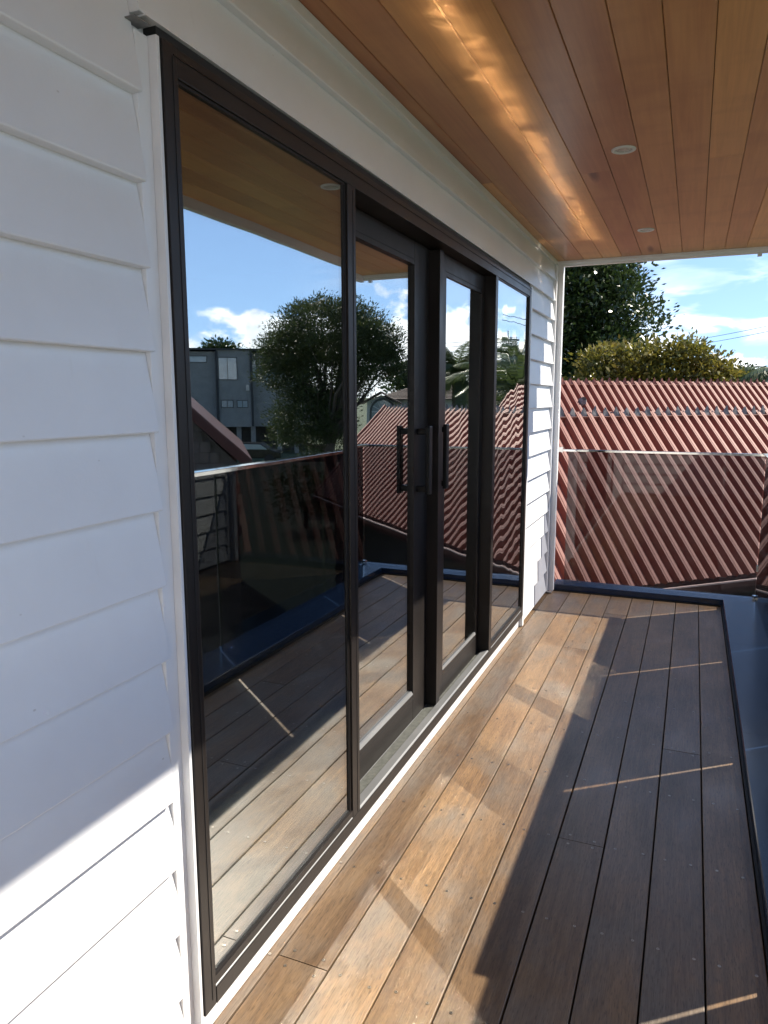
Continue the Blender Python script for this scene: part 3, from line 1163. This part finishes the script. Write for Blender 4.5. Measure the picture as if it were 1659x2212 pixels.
def palm(base, h, fr_len, n_f, label, seed):
    rng = np.random.default_rng(seed)
    t = empty('palm_tree', base, label=label, cat='palm tree', group='palm trees beyond the red roof')
    tb = MB()
    tb.tube([(0, 0, -.2), (.05, .03, h * .5), (0, 0, h)], [.19, .14, .13], 10)
    for k in range(int(h / .14)):
        tb.lathe([(.150, 0), (.165, .02), (.145, .05)], (0.02, .01, .1 + k * .14), 10)
    tb.build('trunk', BARKP, t)
    for i in range(n_f):
        az_ = i * 2.399 + rng.uniform(-.2, .2)
        el0 = R(rng.uniform(-5, 78)) if i > n_f * .25 else R(rng.uniform(-50, 0))
        L_ = fr_len * rng.uniform(.85, 1.1)
        K = 13
        p = np.array([0, 0, h + .05])
        rach = [p.copy()]
        el_ = el0
        for k in range(K):
            el_ -= R(100) / K * (.35 + .9 * k / K)
            d = np.array([math.cos(az_) * math.cos(el_), math.sin(az_) * math.cos(el_), math.sin(el_)])
            p = p + d * L_ / K
            rach.append(p.copy())
        rach = np.array(rach)
        m_ = MB().tube([tuple(q) for q in rach], [.022 - .0014 * k for k in range(K + 1)], 4)
        side = np.array([-math.sin(az_), math.cos(az_), 0])
        for k in range(2, K * 5):
            u = k / (K * 5 - 1) * K
            a = min(int(u), K - 1)
            q = rach[a] + (rach[a + 1] - rach[a]) * (u - a)
            dv = rach[a + 1] - rach[a]
            dv /= np.linalg.norm(dv)
            ll = L_ * .30 * math.sin(math.pi * (.12 + .84 * u / K)) * rng.uniform(.85, 1.1)
            for sg in (-1, 1):
                ld_ = side * sg * .85 + dv * .65 + np.array([0, 0, -.25 + rng.uniform(-.15, .1)])
                ld_ /= np.linalg.norm(ld_)
                wv = dv * .012
                mid = q + ld_ * ll * .55
                tip = q + ld_ * ll + np.array([0, 0, -.25 * ll])
                m_.add([q - wv, q + wv, mid + wv * 1.2, mid - wv * 1.2], [(0, 1, 2, 3)])
                m_.add([mid - wv * 1.2, mid + wv * 1.2, tip], [(0, 1, 2)])
        o = m_.build('frond', L_PALM, t, recalc=False)
    return t


palm(polar(7.5, 20.5, GZ), 4.55, 2.2, 26, 'green palm with arching fronds at the right behind the red roof', 31)
palm(polar(17.0, 27, GZ, MC), 5.3, 1.75, 28, 'palm reflected in the right door leaf in front of the tiled house', 32)
palm(polar(12.6, 27, GZ, MC), 5.5, 1.75, 28, 'palm reflected in the far narrow pane beside the power pole', 33)


# ------------------------------------------------------------------ houses seen in the reflections
def frame_at(az, dist):
    p = polar(az, dist, GZ, MC)
    return p, -R(az)


class Fac:
    """local facade frame: X to growing azimuth, Y away, Z up; px(az), pz(el) measured from the mirrored viewpoint"""

    def __init__(s, az, D):
        s.az, s.D = az, D

    def x(s, a):
        return s.D * math.tan(R(a - s.az))

    def z(s, el, a=None):
        c = math.cos(R((a if a is not None else s.az) - s.az))
        return 1.416 + s.D / c * math.tan(R(el)) - GZ


F1 = Fac(34, 60)
loc, rz = frame_at(34, 60)
b = empty('grey_block_building', loc, rz, label='dark grey flat roofed two storey building with garages underneath, left of the domed tree', cat='building')
ztop, zbot = F1.z(3.62), F1.z(-2.12)
xa, xc, xd, xe = F1.x(42), F1.x(35.42), F1.x(32.92), F1.x(28.5)
MB().box(xc + .12, xa, .3, 9, zbot, ztop - .1).build('wall', WALLGREY, b)
MB().box(xd, xc, 0, 9, zbot, ztop).build('wall', WALLGREY, b)
MB().box(xe, xd - .1, .7, 9, zbot, ztop - .15).build('wall', WALLGREY, b)
MB().box(xe - .15, xa + .1, -.15, 9.2, ztop, ztop + .14).build('roof_edge', DARKPIPE, b)
MB().box(xe, xa, 3.5, 9, 0, zbot - .01).build('garage_wall', DARKPIPE, b)
for a in (38.6, 35.5, 34.0, 32.9, 31.0, 29.6):
    x = F1.x(a)
    MB().box(x - .18, x + .18, .4, .75, 0, zbot - .01).build('pillar', WALLGREY, b)
for a in (35.42, 32.92):
    x = F1.x(a)
    MB().box(x - .09, x + .09, -.14, -.005, zbot + .05, ztop - .05).build('downpipe', DARKPIPE, b)


def win(par, x0, x1, z0, z1, y, cols=1, rows=1, mull=.05):
    f = MB()
    fw_ = .07
    f.box(x0 - fw_, x1 + fw_, y - .05, y + .02, z0 - fw_, z0)
    f.box(x0 - fw_, x1 + fw_, y - .05, y + .02, z1, z1 + fw_)
    f.box(x0 - fw_, x0, y - .05, y + .02, z0, z1)
    f.box(x1, x1 + fw_, y - .05, y + .02, z0, z1)
    for i in range(1, cols):
        x = x0 + (x1 - x0) * i / cols
        f.box(x - mull / 2, x + mull / 2, y - .045, y + .02, z0, z1)
    for i in range(1, rows):
        z = z0 + (z1 - z0) * i / rows
        f.box(x0, x1, y - .044, y + .02, z - mull / 2, z + mull / 2)
    fo = f.build('window', WINFR, par)
    MB().box(x0, x1, y - .02, y - .006, z0, z1).build('pane', WINGL, fo)
    return fo


win(b, F1.x(33.98), F1.x(35.40) - .12, F1.z(1.45), F1.z(3.05), 0, 2)
win(b, F1.x(32.55), F1.x(32.80), F1.z(1.6), F1.z(2.9), .7)
win(b, F1.x(36.2), F1.x(37.4), F1.z(2.75), F1.z(3.15), .3)
win(b, F1.x(34.36), F1.x(35.15), F1.z(-.62), F1.z(-.15), 0, 2)
win(b, F1.x(33.30), F1.x(34.02), F1.z(-.62), F1.z(-.15), 0, 2)
win(b, F1.x(37.0), F1.x(37.9), F1.z(-.62), F1.z(-.1), .3)
win(b, F1.x(31.2), F1.x(32.0), F1.z(1.4), F1.z(2.9), .7, 2)
MB().box(F1.x(33.12), F1.x(33.36), -.2, -.005, F1.z(.62), F1.z(1.05)).build('meter_box', PANEL_PALE, b)

# parked car beneath
cl_ = Fac(33.6, 50)
loc, rz = frame_at(33.2, 52)
car = empty('parked_car', loc, rz + R(8), label='small black parked car under the grey building', cat='car')
CARP = plain('black_car_paint', (.01, .011, .012), .15)
body = [(-2.1, .35), (-2.15, .75), (-1.5, .92), (-.85, 1.38), (.75, 1.42), (1.45, .98), (2.05, .85), (2.1, .35)]
MB().prism(body, -.82, .82, 'y').build('body', CARP, car, bevel=.05)
MB().prism([(-1.25, .97), (-.8, 1.31), (.7, 1.34), (1.25, .99)], -.835, -.8205, 'y').build('side_window', WINGL, car)
for x in (-1.35, 1.3):
    for y in (-.8, .8):
        wv, wf = [], []
        o = MB()
        for yy in (-.1, .1):
            pass
        o.tube([(x, y - .1, .32), (x, y + .1, .32)], .32, 16)
        o.build('wheel', BLACK, car)

# tiled house
F2 = Fac(20, 40)
loc, rz = frame_at(20, 40)
h2 = empty('tiled_house', loc, rz, label='pale plastered house with brown tiled roof and arched window by the palms', cat='house')
ev = F2.z(-.08)
rd = F2.z(1.22)
xr, xl = F2.x(9.0), F2.x(23.95)
xg0, xg1 = F2.x(21.7), F2.x(23.9)
MB().box(xr, xg1, .6, 9, 0, ev - .02).build('wall', WALLPALE, h2)
gp = F2.z(.42)
MB().prism([(xg0, 0), (xg1, 0), (xg1, ev - .12), ((xg0 + xg1) / 2, gp - .1), (xg0, ev - .12)], -.4, .59, 'y').build('gable_wall', WALLPALE, h2)
# roof planes with real courses
def tiled(par, x0, x1, y0, z0, y1, z1, course, inset0=0., inset1=0.):
    n = max(2, int(math.hypot(y1 - y0, z1 - z0) / course))
    for i in range(n):
        a, c = i / n, (i + 1) / n
        ya, yb = y0 + (y1 - y0) * a, y0 + (y1 - y0) * c + .04
        za, zb_ = z0 + (z1 - z0) * a, z0 + (z1 - z0) * c
        xa_, xb_ = x0 + inset0 * a, x1 - inset1 * a
        MB().prism([(ya, za - .02), (ya, za + .05), (yb, zb_ + .012), (yb, zb_ - .03)], xa_, xb_, 'x').build('tile_course', TILE, par)


tiled(h2, xr - .4, F2.x(23.4), .1, ev, 4.6, rd, .34, 0, 2.6)
tiled(h2, xr - .4, F2.x(23.4), 9.3, ev, 4.7, rd, .6, 0, 2.6)
for sg in (0, 1):
    xm = (xg0 + xg1) / 2
    xo = xg0 - .35 if sg == 0 else xg1 + .35
    vs = []
    for y in (-.75, 2.0):
        vs += [(xo, y, ev - .25), (xm, y, gp + .02), (xm, y, gp + .10), (xo, y, ev - .17)]
    MB().add(vs, [(0, 1, 2, 3), (7, 6, 5, 4), (0, 4, 5, 1), (1, 5, 6, 2), (2, 6, 7, 3), (3, 7, 4, 0)]).build('gable_roof', TILE, h2)
# arched window
xm = F2.x(22.62)
zs = F2.z(-1.0)
arc = [(xm + .62 * math.cos(R(t)), zs + .62 * math.sin(R(t))) for t in range(0, 181, 15)]
arco = [(xm + .74 * math.cos(R(t)), zs + .74 * math.sin(R(t))) for t in range(0, 181, 15)]
a_ = MB().prism([(xm + .74, zs - 1.1)] + arco + [(xm - .74, zs - 1.1)], -.46, -.405, 'y').build('arched_window', WINFR, h2)
MB().prism([(xm + .62, zs - 1.0)] + arc + [(xm - .62, zs - 1.0)], -.48, -.462, 'y').build('pane', WINGL, a_)
mb_ = MB()
for t in (30, 60, 90, 120, 150):
    ct, st = math.cos(R(t)), math.sin(R(t))
    mb_.tube([(xm, -.49, zs), (xm + .62 * ct, -.49, zs + .62 * st)], .018, 4)
mb_.box(xm - .62, xm + .62, -.50, -.482, zs - .03, zs + .03)
mb_.build('glazing_bar', WALLPALE, a_)
win(h2, F2.x(19.0), F2.x(20.2), F2.z(-1.6), F2.z(-.7), .6, 2)

# near shingled gable with a red barge board
F3 = Fac(35.5, 12.5)
loc, rz = frame_at(35.5, 12.5)
h3 = empty('shingled_gable_house', loc, rz, label='grey shingled gable with red barge board low in the left pane reflection', cat='house')
p0, p1 = (F3.x(43.5), F3.z(5.2)), (F3.x(33.1), F3.z(-4.75))
MB().prism([(p0[0], 0), (p0[0], p0[1] - .1), (p1[0] + .25, p1[1] - .05), (p1[0] + .25, 0)], .25, 6, 'y').build('wall', SHINGLE, h3)
dx, dz = p0[0] - p1[0], p0[1] - p1[1]
nl = math.hypot(dx, dz)
nx, nz = -dz / nl, dx / nl
bw = .15
MB().prism([(p1[0], p1[1]), (p0[0], p0[1]), (p0[0] - nx * bw, p0[1] - nz * bw), (p1[0] - nx * bw, p1[1] - nz * bw)], -.06, 0.0, 'y').build('barge_board', REDBARGE, h3)
MB().prism([(p1[0], p1[1] + .02), (p0[0], p0[1] + .02), (p0[0], p0[1] - .03), (p1[0], p1[1] - .03)], .001, 6, 'y').build('roof', REDBARGE, h3)
rng = random.Random(4)
z = 1.9
row = 0
while z < p0[1]:
    x = p1[0] + .3 - .1 * (row % 2)
    while x < p0[0]:
        wd = rng.uniform(.16, .26)
        lim = p1[1] + (x - p1[0]) * dz / dx - .16
        if z + .17 < lim and x > F3.x(33.3):
            MB().box(x + .004, x + wd - .004, .21 + rng.uniform(0, .012), .249, z, z + .175).build('shingle', SHINGLE, h3)
        x += wd
    z += .18
    row += 1

# power pole and its lines
px, py, _ = polar(13.36, 62, GZ, MC)
pp = empty('power_pole', (px, py, GZ), R(-40), label='timber power pole with crossarm beyond the palms', cat='power pole')
MB().tube([(0, 0, 0), (0, 0, 9.85)], [.16, .11], 10).build('pole', POLEW, pp)
MB().box(-1.1, 1.1, -.06, .06, 9.1, 9.24).build('crossarm', POLEW, pp)
MB().box(-.7, .7, .07, .16, 8.35, 8.47).build('crossarm', POLEW, pp)
for x in (-1, -.4, .4, 1):
    MB().lathe([(.0, 0), (.05, 0), (.06, .06), (.035, .1), (.05, .16), (0, .18)], (x, 0, 9.24), 8).build('insulator', WALLPALE, pp)
MB().tube([(.25, .2, 7.4), (.25, .2, 8.3)], .16, 10).build('transformer', DARKPIPE, pp)


def wire(a, b, sag, label, r_=.018):
    pts = []
    for i in range(25):
        t = i / 24
        pts.append((a[0] + (b[0] - a[0]) * t, a[1] + (b[1] - a[1]) * t, a[2] + (b[2] - a[2]) * t - sag * 4 * t * (1 - t)))
    m_ = MB().tube(pts, r_, 5)
    return m_.build('overhead_wire', WIRE, label=label, cat='wire', group='overhead power wires', smooth=True)


A = polar(42, 62, 6.4, MC)
for k, (dz_, lb) in enumerate(((0, 'top overhead wire leading to the power pole beyond the palms'), (-.35, 'middle overhead wire crossing behind the domed tree'), (-.8, 'lowest overhead wire crossing in front of the grey building'))):
    B_ = (px + .5 * (k - 1), py, 6.35 + dz_)
    C_ = polar(-12, 90, 9.5 + dz_, MC)
    wire((A[0], A[1], 4.9 + dz_), B_, .5, lb)
wire(polar(-3.0, 66, 5.75), polar(11.0, 36, 5.35), .25, 'upper thin wire rising to the right over the magnolia', .015)
wire(polar(-3.0, 66, 5.35), polar(11.0, 36, 5.1), .25, 'lower thin wire rising to the right over the magnolia', .015)
